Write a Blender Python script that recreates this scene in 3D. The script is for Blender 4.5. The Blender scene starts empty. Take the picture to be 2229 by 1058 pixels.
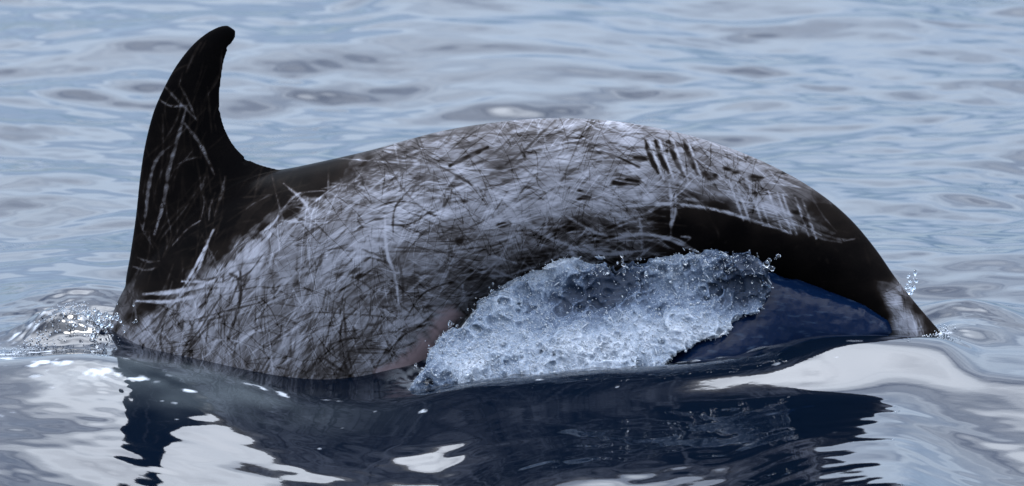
import bpy, math, random
import numpy as np
from mathutils import Vector

random.seed(7)
rng = np.random.default_rng(7)
scene = bpy.context.scene
col = scene.collection

# ------------------------------------------------------------------ camera
S = 0.0012                       # metres per photograph pixel at the animal
DIST = 22.0
DEP = math.radians(9.0)          # the lens looks down this much
WL = 745.0                       # picture row of the mean sea level at the animal
cd, sd = math.cos(DEP), math.sin(DEP)
ZT = (WL - 529.0) * S / cd
cam_d = bpy.data.cameras.new("camera")
cam = bpy.data.objects.new("camera", cam_d)
col.objects.link(cam)
scene.camera = cam
cam.location = (0, -DIST * cd, ZT + DIST * sd)
cam.rotation_euler = (math.radians(90) - DEP, 0, 0)
cam_d.sensor_width = 36.0
cam_d.lens = 36.0 * DIST / (2229 * S)
cam_d.clip_start = 0.5
cam_d.clip_end = 20000
cam_d.dof.use_dof = True
cam_d.dof.focus_distance = DIST - 0.2
cam_d.dof.aperture_fstop = 6.3

# ------------------------------------------------------------------ sky and sun
SUN_EL, SUN_AZ = math.radians(72), math.radians(-8)      # azimuth from +Y towards +X
world = bpy.data.worlds.new("World")
scene.world = world
world.use_nodes = True
wn, wl = world.node_tree.nodes, world.node_tree.links
wn.clear()
sky = wn.new("ShaderNodeTexSky")
sky.sky_type = 'NISHITA'
sky.sun_disc = False
sky.sun_elevation = SUN_EL
sky.sun_rotation = SUN_AZ
sky.altitude = 0
sky.air_density = 1.0
sky.dust_density = 1.2
sky.ozone_density = 1.6
tint = wn.new("ShaderNodeMix"); tint.data_type = 'RGBA'; tint.blend_type = 'MULTIPLY'
tint.inputs[0].default_value = 1.0
tint.inputs[7].default_value = (0.22, 0.31, 0.46, 1)
# thin broken overcast: soft grey-white cloud over the blue
wco = wn.new("ShaderNodeTexCoord")
wmap = wn.new("ShaderNodeMapping"); wmap.inputs['Scale'].default_value = (1.0, 1.0, 3.0)
wno = wn.new("ShaderNodeTexNoise"); wno.inputs['Scale'].default_value = 2.3
wno.inputs['Detail'].default_value = 5; wno.inputs['Roughness'].default_value = 0.55
wr = wn.new("ShaderNodeMapRange"); wr.inputs[1].default_value = 0.38; wr.inputs[2].default_value = 0.62
wr.inputs[3].default_value = 0.15; wr.inputs[4].default_value = 1.0
cloud = wn.new("ShaderNodeMix"); cloud.data_type = 'RGBA'
wsep = wn.new("ShaderNodeSeparateXYZ")
wz = wn.new("ShaderNodeMath"); wz.operation = 'MAXIMUM'; wz.inputs[1].default_value = 0
wpw = wn.new("ShaderNodeMath"); wpw.operation = 'POWER'; wpw.inputs[1].default_value = 3.0      # cloud deck: bluish and dim at the horizon, bright overhead
wmul = wn.new("ShaderNodeMix"); wmul.data_type = 'RGBA'
wmul.inputs[6].default_value = (4.5, 5.6, 7.2, 1); wmul.inputs[7].default_value = (70.0, 73.5, 81.0, 1)
wl.new(wco.outputs['Generated'], wsep.inputs[0]); wl.new(wsep.outputs[2], wz.inputs[0]); wl.new(wz.outputs[0], wpw.inputs[0])
wmin = wn.new('ShaderNodeMath'); wmin.operation = 'MINIMUM'; wmin.inputs[1].default_value = .34
wl.new(wpw.outputs[0], wmin.inputs[0]); wl.new(wmin.outputs[0], wmul.inputs[0]); wl.new(wmul.outputs[2], cloud.inputs[7])
bg = wn.new("ShaderNodeBackground"); bg.inputs[1].default_value = 0.12
wo = wn.new("ShaderNodeOutputWorld")
wl.new(wco.outputs['Generated'], wmap.inputs[0]); wl.new(wmap.outputs[0], wno.inputs['Vector'])
wl.new(wno.outputs[0], wr.inputs[0]); wl.new(wr.outputs[0], cloud.inputs[0])
wl.new(sky.outputs[0], tint.inputs[6]); wl.new(tint.outputs[2], cloud.inputs[6])
wl.new(cloud.outputs[2], bg.inputs[0]); wl.new(bg.outputs[0], wo.inputs[0])

sun_d = bpy.data.lights.new("sun", 'SUN')
sun_d.energy = 0.9
sun_d.angle = math.radians(16)
sun_d.color = (1.0, 0.97, 0.93)
sun = bpy.data.objects.new("sun", sun_d)
col.objects.link(sun)
dirv = Vector((math.sin(SUN_AZ) * math.cos(SUN_EL), math.cos(SUN_AZ) * math.cos(SUN_EL), math.sin(SUN_EL)))
sun.rotation_euler = dirv.to_track_quat('Z', 'Y').to_euler()

vs = scene.view_settings
vs.view_transform = 'Standard'
vs.look = 'None'
vs.exposure = 0.95
vs.gamma = 1.0
scene.cycles.max_bounces = 10
scene.cycles.transparent_max_bounces = 12
scene.cycles.caustics_reflective = True

# ------------------------------------------------------------------ small helpers
def sm(a, b, x):
    t = np.clip((x - a) / (b - a), 0, 1)
    return t * t * (3 - 2 * t)

def gau(x, c, w):
    return np.exp(-((x - c) / w) ** 2)

def X_of(px):
    return (px - 1114.5) * S

def Z_of(py, y=0.0):
    """height of a point that stands y metres behind the animal's midline (row -> metres)"""
    return ((WL - py) * S - y * sd) / cd

def pchip(xk, yk, x):
    """monotone cubic through the knots"""
    xk = np.asarray(xk, float); yk = np.asarray(yk, float); x = np.asarray(x, float)
    h = np.diff(xk); dl = np.diff(yk) / h
    m = np.zeros_like(yk)
    for i in range(1, len(xk) - 1):
        if dl[i - 1] * dl[i] > 0:
            w1 = 2 * h[i] + h[i - 1]; w2 = h[i] + 2 * h[i - 1]
            m[i] = (w1 + w2) / (w1 / dl[i - 1] + w2 / dl[i])
    m[0], m[-1] = dl[0], dl[-1]
    xc = np.clip(x, xk[0], xk[-1])
    i = np.clip(np.searchsorted(xk, xc) - 1, 0, len(h) - 1)
    t = (xc - xk[i]) / h[i]
    return ((2*t**3 - 3*t**2 + 1) * yk[i] + (t**3 - 2*t**2 + t) * h[i] * m[i]
            + (-2*t**3 + 3*t**2) * yk[i+1] + (t**3 - t**2) * h[i] * m[i+1])

def catmull(P, n):
    """n samples of a centripetal-ish cubic through the rows of P"""
    P = np.asarray(P, float)
    d = np.r_[0, np.cumsum(np.sqrt(np.linalg.norm(np.diff(P[:, :2], axis=0), axis=1)) + 1e-6)]
    M = np.zeros_like(P)
    for i in range(len(P)):
        a, b = max(i - 1, 0), min(i + 1, len(P) - 1)
        M[i] = (P[b] - P[a]) / (d[b] - d[a])
    u = np.linspace(0, d[-1], n)
    i = np.clip(np.searchsorted(d, u) - 1, 0, len(P) - 2)
    h = (d[i+1] - d[i])[:, None]; t = ((u - d[i]) / (d[i+1] - d[i]))[:, None]
    return ((2*t**3 - 3*t**2 + 1) * P[i] + (t**3 - 2*t**2 + t) * h * M[i]
            + (-2*t**3 + 3*t**2) * P[i+1] + (t**3 - t**2) * h * M[i+1])

def wmat(x, cell, n, off=0.0):
    """interpolation weights onto a periodic lattice of n random values (smooth)"""
    u = x / cell + off
    i = np.floor(u).astype(int); t = u - i
    W = np.zeros((len(x), n), np.float32)
    r = np.arange(len(x))
    w = [(1-t)**3/6, (3*t**3-6*t**2+4)/6, (-3*t**3+3*t**2+3*t+1)/6, t**3/6]
    for k in range(4):
        np.add.at(W, (r, (i + k - 1) % n), w[k])
    return W

def noise2(xs, ys, cx, cy, n=96):
    L = rng.standard_normal((n, n)).astype(np.float32) * 1.6
    return wmat(ys, cy, n, rng.random()*n) @ L @ wmat(xs, cx, n, rng.random()*n).T

def noise3(xs, ys, zs, c):
    dims = [int(np.ceil((a[-1]-a[0]) / c)) + 5 for a in (xs, ys, zs)]
    L = rng.standard_normal(dims).astype(np.float32) * 2.0
    W = [wmat(a - a[0], c, n, 1.5) for a, n in zip((xs, ys, zs), dims)]
    A = np.tensordot(W[0], L, (1, 0))
    A = np.tensordot(A, W[1], (1, 1))      # x z y
    A = np.tensordot(A, W[2], (1, 1))      # x y z
    return A

def surface_nets(F, xs, ys, zs):
    """quads where F crosses zero, inside is F>0"""
    ins = F > 0
    c = [ins[i:ins.shape[0]-1+i, j:ins.shape[1]-1+j, k:ins.shape[2]-1+k] for i in (0, 1) for j in (0, 1) for k in (0, 1)]
    cnt = sum(a.astype(np.int8) for a in c)
    act = (cnt > 0) & (cnt < 8)
    idx = -np.ones(act.shape, np.int64)
    I = np.argwhere(act); idx[act] = np.arange(len(I))
    acc = np.zeros((len(I), 3)); nn = np.zeros(len(I))
    g = lambda o: F[I[:, 0]+o[0], I[:, 1]+o[1], I[:, 2]+o[2]]
    corners = [(i, j, k) for i in (0, 1) for j in (0, 1) for k in (0, 1)]
    for a in corners:
        for ax in range(3):
            if a[ax]: continue
            b = list(a); b[ax] = 1
            fa, fb = g(a), g(b)
            m = (fa > 0) != (fb > 0)
            t = np.where(m, fa / np.where(fa == fb, 1, fa - fb), 0)
            p = np.array(a, float)[None].repeat(len(I), 0); p[:, ax] += t
            acc[m] += p[m]; nn[m] += 1
    p = I + acc / nn[:, None]
    V = np.stack([np.interp(p[:, k], np.arange(len(a)), a) for k, a in enumerate((xs, ys, zs))], 1)
    Q = []
    for ax in range(3):
        u, v = [k for k in range(3) if k != ax]
        sl0 = [slice(1, n-1) for n in F.shape]; sl1 = list(sl0)
        sl0[ax] = slice(0, F.shape[ax]-1); sl1[ax] = slice(1, F.shape[ax])
        A, B = ins[tuple(sl0)], ins[tuple(sl1)]
        for (m, flip) in ((A & ~B, False), (~A & B, True)):
            E = np.argwhere(m)
            if not len(E): continue
            off = np.ones(3, int); off[ax] = 0
            E = E + off
            q = []
            for du, dv in ((-1, -1), (0, -1), (0, 0), (-1, 0)):
                e = E.copy(); e[:, u] += du; e[:, v] += dv
                q.append(idx[e[:, 0], e[:, 1], e[:, 2]])
            q = np.stack(q, 1)
            if flip ^ (ax == 1): q = q[:, ::-1]
            Q.append(q)
    Q = np.concatenate(Q)
    return V, Q[(Q >= 0).all(1)]

def mesh_from(name, V, Q, smooth=True):
    me = bpy.data.meshes.new(name)
    V = np.asarray(V, np.float32); Q = np.asarray(Q, np.int32)
    me.vertices.add(len(V)); me.vertices.foreach_set("co", V.ravel())
    k = Q.shape[1]
    me.loops.add(Q.size); me.loops.foreach_set("vertex_index", Q.ravel())
    me.polygons.add(len(Q))
    me.polygons.foreach_set("loop_start", np.arange(0, Q.size, k, dtype=np.int32))
    me.update(calc_edges=True); me.validate()
    if smooth:
        me.polygons.foreach_set("use_smooth", np.ones(len(me.polygons), bool))
    return me

def add_attr(me, name, data):
    data = np.asarray(data, np.float32)
    if data.ndim == 1:
        a = me.attributes.new(name, 'FLOAT', 'POINT'); a.data.foreach_set("value", data)
    else:
        a = me.attributes.new(name, 'FLOAT_COLOR', 'POINT')
        a.data.foreach_set("color", np.c_[data, np.ones(len(data), np.float32)].astype(np.float32).ravel())

def mat(name):
    m = bpy.data.materials.new(name); m.use_nodes = True
    nt = m.node_tree
    return m, nt.nodes, nt.links, nt.nodes["Principled BSDF"]

def put(name, me, m, **props):
    o = bpy.data.objects.new(name, me); col.objects.link(o)
    me.materials.clear(); me.materials.append(m)
    for k, v in props.items(): o[k] = v
    return o

# ------------------------------------------------------------------ sea surface
def axis(parts):
    out = [parts[0][0]]
    for a, b, h in parts:
        n = max(1, int(round((b - a) / h)))
        out += list(np.linspace(a, b, n + 1)[1:])
    return np.array(out)

def grow(a, h, end, f=1.25):
    out = []
    while a < end:
        h *= f; a += h; out.append(a)
    return np.array(out)

gx = axis([(-1.95, -1.5, .014), (-1.5, 1.5, .0068), (1.5, 1.95, .014)])
g = grow(1.95, .014, 9000)
gx = np.r_[-g[::-1], gx, g]
gy = axis([(-2.1, -1.2, .008), (-1.2, 0.3, .0055), (0.3, 2.0, .009), (2.0, 9.0, .016)])
gy = np.r_[-2.1 - grow(0, .008, 9000)[::-1], gy, 9.0 + grow(0, .016, 12000)]
gx = gx.astype(np.float64); gy = gy.astype(np.float64)
hx = np.gradient(gx); hy = np.gradient(gy)
GX, GY = np.meshgrid(gx, gy)

def fade(h, lam):
    return 1 - sm(lam / 6, lam / 3, h)

def waves(n, lmin, lmax, slope, seed, spread=2.2, main=math.radians(90)):
    """sum of n sine trains; slope is the rms slope they add together"""
    r = np.random.default_rng(seed)
    H = np.zeros((len(gy), len(gx)), np.float32)
    lam = np.exp(r.uniform(math.log(lmin), math.log(lmax), n))
    ang = main + (r.random(n) - .5) * spread * 1.4
    ph = r.random(n) * 7
    for l, a, p in zip(lam, ang, ph):
        k = 2 * math.pi / l
        A = slope * math.sqrt(2 / n) / k
        u, v = k * math.cos(a) * gx, k * math.sin(a) * gy + p
        fx, fy = fade(hx, l) * A, fade(hy, l)
        H += np.outer(np.sin(v) * fy, np.cos(u) * fx) + np.outer(np.cos(v) * fy, np.sin(u) * fx)
    return H

far = sm(-0.5, 0.8, GY)
H = waves(22, 1.4, 5.0, .036, 3, 1.9)
H += waves(34, .55, 1.5, .058, 12, 2.0) * (0.75 + 0.25 * far)
H += waves(44, .20, .55, .060, 5, 2.1) * (0.45 + 0.55 * far)
H += waves(40, .07, .20, .024, 8, 2.4) * (0.10 + 0.90 * far)
fine = waves(40, .05, .16, .015, 77, 1.0) * (1 - far) 
# quiet, glassy water around the animal
calm = np.exp(-(((GX - .1) / 1.9) ** 2 + ((GY + .3) / 1.0) ** 2) ** 2)
H *= 1 - .35 * calm
H += fine * sm(-.55, -.8, GY)

PXg = GX / S + 1114.5
# the animal rides on the shoulder of a swell: the water falls away towards the lens
near = np.exp(-(np.maximum(np.abs(GX) - 2.0, 0) / 1.5) ** 2)
q = np.clip(-.40 - GY, 0, None)
q = np.where(q < .12, q * q / .24, q - .06)
fall = pchip([-5000, -800, 0, 250, 420, 600, 800, 950, 1100, 1200, 1400, 1550, 1750, 1900, 2050, 2300, 6000],
             [.2, .2, .18, .22, .25, .275, .31, .34, .265, .235, .20, .16, .07, .05, .12, .2, .2], gx / S + 1114.5)[None, :]
H -= near * fall * 2.6 * np.tanh(q / 2.6)
# ridge pushed up in front of the flank; it hides the foot of the splash
kx = [-2500, -300, 60, 190, 330, 480, 620, 800, 1000, 1300, 1600, 1780, 1930, 2040, 2140, 2300, 4000]
kz = [0, 0, .008, .022, .014, .004, -.010, -.012, .004, .020, .050, .080, .066, .050, .010, 0, 0]
crest = pchip(kx, kz, gx / S + 1114.5)[None, :]
yc = pchip([-2000, 100, 400, 800, 1200, 1600, 2000, 3500], [-.40, -.44, -.47, -.44, -.39, -.33, -.22, -.2], gx / S + 1114.5)[None, :]
dy = GY - yc
H += crest * np.where(dy < 0, np.exp(-(dy / pchip([-3000, 600, 1300, 1700, 1900, 5000], [.20, .20, .24, .26, .22, .22], gx / S + 1114.5)[None, :]) ** 2), np.exp(-(dy / .16) ** 2))
H -= .088 * gau(PXg, 770, 300) * np.where(GY < -.32, gau(GY, -.32, .75), gau(GY, -.32, .26))
# two steep-faced wavelets well behind the animal
def sea_pt(px, py):
    v = Vector(((px - 1114.5) * S, DIST, (529 - py) * S)); v.rotate(cam.rotation_euler.to_matrix() @ __import__('mathutils').Matrix(((1, 0, 0), (0, 0, 1), (0, -1, 0))))
    t = -cam.location.z / v.z
    return cam.location.x + v.x * t, cam.location.y + v.y * t
for px, py, wx, ln, hh in ((930, 158, .25, 1.5, .115), (1190, 158, .42, 1.2, .062), (1130, 212, .30, .7, .026), (1880, 135, .4, .8, .06), (330, 165, .35, .8, .06),
                           (1650, 60, .5, .9, .06), (480, 40, .4, .8, .05)):
    bx, by = sea_pt(px, py)
    win = gau(GX, bx, wx)
    t = (GY - by) / ln
    prof = np.where(t < 1, np.clip(t, 0, 1) ** 1.25, np.exp(-np.clip(t - 1, 0, None) * 1.6))
    H = H * (1 - .45 * win * sm(-.2, .1, t) * (1 - sm(1, 1.3, t))) + hh * win * prof
# heave behind the head, at the left
H += .080 * gau(PXg, 130, 200) * gau(GY, .52, .36)
# breaking shoulder at the far left of the animal
rl = np.abs((GY + .10) + .55 * (GX - X_of(200)))
shoulder = gau(PXg, 130, 130) * gau(rl, 0, .12) * gau(GY, -.12, .30)
H += .085 * shoulder
# water heaped up behind the tail stock
H += .060 * gau(PXg, 2120, 150) * gau(GY, .28, .20)
H += .022 * gau(PXg, 2090, 80) * gau(GY, .02, .10)
# rough, torn texture where the water breaks
n1 = noise2(gx, gy, .035, .03); n2 = noise2(gx, gy, .016, .014); n3 = noise2(gx, gy, .07, .05)
rough = np.clip(1.3 * shoulder + .45 * gau(PXg, 130, 170) * gau(GY, .30, .2)
                + .16 * gau(PXg, 2110, 120) * gau(GY, .2, .2), 0, 1)
H += rough * (.004 * np.abs(n1) + .0022 * n2 + .006 * n3)
trough = gau(GY, -.22, .10) * sm(820, 960, PXg) * (1 - sm(1500, 1750, PXg))
H += trough * (-.03 + .012 * n1 + .005 * n2)
H += .0006 * n2 * gau(PXg, 420, 240) * gau(GY, -.55, .14)

V = np.stack([GX, GY, H], 2).reshape(-1, 3)
ny, nx = GX.shape
a = (np.arange(ny - 1)[:, None] * nx + np.arange(nx - 1)[None]).ravel()
Q = np.stack([a, a + 1, a + nx + 1, a + nx], 1)
me = mesh_from("water", V, Q)
# foam: where the shoulder breaks and in a few drifting patches
patch = np.zeros_like(GX)
for px, y, wx, wy, k in ((60, -.28, 90, .05, .9), (120, -.50, 80, .028, 1.0), (255, -.56, 70, .03, 1.0), (330, -.57, 40, .02, .8),
                         (585, -.44, 45, .018, 1.1), (640, -.46, 30, .016, .8), (380, -.53, 30, .015, .6), (430, -.60, 22, .012, .6),
                         (700, -.44, 60, .012, .6), (60, -.10, 80, .07, .6), (180, .02, 70, .08, .75), (20, -.42, 60, .04, .8), (2030, .0, 26, .03, .9), (1985, -.07, 40, .016, .8), (2070, -.03, 40, .02, .7), (930, -.30, 40, .03, .8)):
    patch += k * gau(PXg, px, wx) * gau(GY, y, wy)
ff = noise2(gx, gy, .010, .010) * .5 + n2 * .5 + .35 * n1
foam = sm(.25, .60, patch * (.55 + .55 * ff)) + .5 * sm(.5, 1.0, shoulder * (.6 + .6 * ff)) + .75 * trough * sm(-.2, .6, ff)
foam += .8 * sm(1.75, 2.1, ff + .25 * n3) * gau(GY, -.55, .45) * gau(PXg, 900, 900)
add_attr(me, "foam", np.clip(foam, 0, 1).ravel())
# paler colour painted in for the sunken body seen through opaque water
body_tint = gau(PXg, 400, 270) * gau(GY, -.52, .16) * np.clip(.75 + .35 * n3 + .2 * n1, 0, 1.3) + .35 * gau(PXg, 2090, 90) * gau(GY, .0, .16)
add_attr(me, "body_tint", np.clip(body_tint, 0, 1).ravel())

m, N, L, B = mat("sea_water")
B.inputs['Roughness'].default_value = .035
B.inputs['IOR'].default_value = 1.46
at = N.new("ShaderNodeAttribute"); at.attribute_name = "foam"
geo = N.new("ShaderNodeNewGeometry")
mp = N.new("ShaderNodeMapping"); mp.inputs['Scale'].default_value = (.8, 1.5, 1)
nz = N.new("ShaderNodeTexNoise"); nz.inputs['Scale'].default_value = 22; nz.inputs['Detail'].default_value = 3
bp = N.new("ShaderNodeBump"); bp.inputs['Strength'].default_value = .015; bp.inputs['Distance'].default_value = .01
L.new(geo.outputs['Position'], mp.inputs[0]); L.new(mp.outputs[0], nz.inputs['Vector'])
L.new(nz.outputs[0], bp.inputs['Height']); L.new(bp.outputs[0], B.inputs['Normal'])
mx = N.new("ShaderNodeMix"); mx.data_type = 'RGBA'
mx.inputs[6].default_value = (.0010, .0030, .0075, 1); mx.inputs[7].default_value = (.30, .33, .37, 1)
ac = N.new("ShaderNodeAttribute"); ac.attribute_name = "body_tint"
mc = N.new("ShaderNodeMix"); mc.data_type = 'RGBA'; mc.inputs[6].default_value = (.0010, .0030, .0075, 1); mc.inputs[7].default_value = (.042, .052, .060, 1)
L.new(ac.outputs['Fac'], mc.inputs[0]); L.new(mc.outputs[2], mx.inputs[6])
L.new(at.outputs['Fac'], mx.inputs[0]); L.new(mx.outputs[2], B.inputs['Base Color'])
mr = N.new("ShaderNodeMapRange"); mr.inputs[3].default_value = .035; mr.inputs[4].default_value = .4
L.new(at.outputs['Fac'], mr.inputs[0]); L.new(mr.outputs[0], B.inputs['Roughness'])
put("water", me, m, kind="structure", label="blue-grey rippled sea around the diving dolphin")

# ------------------------------------------------------------------ the dolphin
# stations from head to tail in photograph pixels: back line, belly line, lateral half width (m)
ST = [((330, 1440), (350, 1450), .02), ((250, 1360), (420, 1440), .12), ((190, 1240), (520, 1370), .19),
      ((165, 1100), (620, 1240), .235), ((178, 960), (700, 1110), .255), ((188, 850), (775, 1000), .262),
      ((222, 748), (855, 915), .264), ((262, 642), (922, 828), .258), ((335, 530), (970, 762), .248),
      ((430, 442), (1010, 704), .235), ((540, 386), (1046, 664), .222), ((650, 364), (1082, 640), .208),
      ((800, 330), (1138, 622), .192), ((960, 287), (1195, 608), .176), ((1100, 265), (1257, 600), .162),
      ((1220, 258), (1323, 594), .150), ((1350, 266), (1398, 590), .138), ((1490, 293), (1481, 590), .124),
      ((1610, 331), (1552, 596), .110), ((1715, 379), (1628, 598), .096), ((1795, 429), (1695, 614), .083),
      ((1856, 482), (1756, 632), .071), ((1908, 544), (1812, 655), .059), ((1950, 604), (1866, 684), .049),
      ((1998, 664), (1925, 722), .043), ((2048, 722), (1980, 770), .042), ((2110, 800), (2048, 838), .044),
      ((2180, 890), (2130, 920), .030)]
NS, NR = 220, 96
arr = catmull([[d[0], d[1], v[0], v[1], w] for d, v, w in ST], NS)
th = np.linspace(0, 2 * math.pi, NR, endpoint=False)
verts = []
for s_, (dx, dz, vx, vz, w) in enumerate(arr):
    D_ = np.array([X_of(dx), Z_of(dz)]); V_ = np.array([X_of(vx), Z_of(vz)])
    c = (D_ + V_) / 2; r = (D_ - V_) / 2
    tail = sm(.45, .9, s_ / NS)
    for t in th:
        ct, st = math.cos(t), math.sin(t)
        k = 1 - (.10 + .16 * tail) * max(ct, 0) ** 2 - .05 * max(-ct, 0) ** 2       # narrower along the back
        p = c + r * ct
        verts.append((p[0], w * st * k, p[1]))
nb = len(verts)
verts.append(tuple(np.mean(verts[:NR], 0))); verts.append(tuple(np.mean(verts[nb - NR:nb], 0)))
faces = []
for s_ in range(NS - 1):
    for k in range(NR):
        b = (k + 1) % NR
        faces.append((s_ * NR + k, s_ * NR + b, s_ * NR + NR + b, s_ * NR + NR + k))
for k in range(NR):
    b = (k + 1) % NR
    faces.append((b, k, nb)); faces.append(((NS - 1) * NR + k, (NS - 1) * NR + b, nb + 1))

def blade(stations, thick_axis, n, m_=28):
    """loft between a leading and a trailing edge; sections like a foil.  stations: rows lx lz tx tz th"""
    A = catmull(stations, n)
    base = len(verts)
    u = (1 - np.cos(np.linspace(0, math.pi, m_))) / 2
    foil = (2.6 * np.sqrt(u) * (1 - u) ** .85)
    foil = np.maximum(foil / foil.max(), .10 * np.sqrt(np.clip(np.minimum(u, 1 - u) * 30, 0, 1)))
    ring = 2 * m_ - 2
    for row in A:
        l, t, w = row[0:3], row[3:6], row[6]
        for k in list(range(m_)) + list(range(m_ - 2, 0, -1)):
            sgn = 1
            p = l + (t - l) * u[k]
            off = foil[k] * w
            verts.append(None); 
            sidx = len(verts) - 1 - base
            sgn = 1 if (sidx % ring) < m_ else -1
            verts[-1] = tuple(p + np.array(thick_axis) * off * sgn)
    for s_ in range(n - 1):
        for k in range(ring):
            b = (k + 1) % ring
            faces.append((base + s_*ring + k, base + s_*ring + b, base + s_*ring + ring + b, base + s_*ring + ring + k))
    faces.append(tuple(base + k for k in reversed(range(ring))))
    faces.append(tuple(base + (n-1)*ring + k for k in range(ring)))

FIN = [((285, 690), (760, 420), .115), ((272, 625), (668, 383), .088), ((283, 555), (596, 366), .062), ((296, 470), (552, 352), .046),
       ((305, 390), (522, 330), .038), ((316, 320), (498, 295), .033), ((334, 250), (484, 255), .029),
       ((355, 200), (480, 215), .026), ((384, 147), (484, 175), .022), ((418, 103), (491, 132), .018),
       ((449, 76), (502, 104), .014), ((476, 61), (515, 84), .010), ((496, 56), (517, 69), .006)]
blade([[X_of(l[0]), 0, Z_of(l[1]), X_of(t[0]), 0, Z_of(t[1]), w] for l, t, w in FIN], (0, 1, 0), 70)
# tail flukes, under the surface at the right
for sg in (-1, 1):
    FL = []
    for f, ch, sw, w in ((0, 1, 0, .024), (.25, .86, .10, .020), (.55, .60, .28, .014), (.8, .36, .50, .009), (1, .10, .74, .004)):
        lx, lz = 2090 + 190 * sw, 800 + 260 * sw
        FL.append([X_of(lx), sg * .42 * f, Z_of(lz), X_of(lx + 160 * ch), sg * .42 * f, Z_of(lz + 215 * ch), w])
    blade(FL, (0.80, 0, 0.60), 24, 16)

me0 = bpy.data.meshes.new("dolphin_shell")
me0.from_pydata([tuple(map(float, v)) for v in verts], [], faces)
import bmesh
bm = bmesh.new(); bm.from_mesh(me0)
bmesh.ops.recalc_face_normals(bm, faces=bm.faces)
bm.to_mesh(me0); bm.free()
tmp = bpy.data.objects.new("dolphin_shell", me0); col.objects.link(tmp)
md = tmp.modifiers.new("r", 'REMESH'); md.mode = 'VOXEL'; md.voxel_size = .0030; md.use_smooth_shade = True
md = tmp.modifiers.new("s", 'SMOOTH'); md.factor = .5; md.iterations = 14
dg = bpy.context.evaluated_depsgraph_get()
me = bpy.data.meshes.new_from_object(tmp.evaluated_get(dg), depsgraph=dg)
bpy.data.objects.remove(tmp); bpy.data.meshes.remove(me0)
me.name = "dolphin"
n = len(me.vertices)
co = np.empty(n * 3, np.float32); me.vertices.foreach_get("co", co); co = co.reshape(-1, 3)
for nx_, nz_, rr, dp in ((505, 106, 9, 9), (538, 349, 9, 8), (482, 238, 6, 3)):          # old nicks in the trailing edge of the fin
    d = np.hypot(co[:, 0] - X_of(nx_), co[:, 2] - Z_of(nz_)) / (rr * S)
    w_ = np.clip(1 - d, 0, 1) ** .7
    co[:, 0] -= w_ * dp * S * .8; co[:, 2] -= w_ * dp * S * .2
me.vertices.foreach_set("co", co.ravel()); me.update()
me.polygons.foreach_set("use_smooth", np.ones(len(me.polygons), bool))

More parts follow.
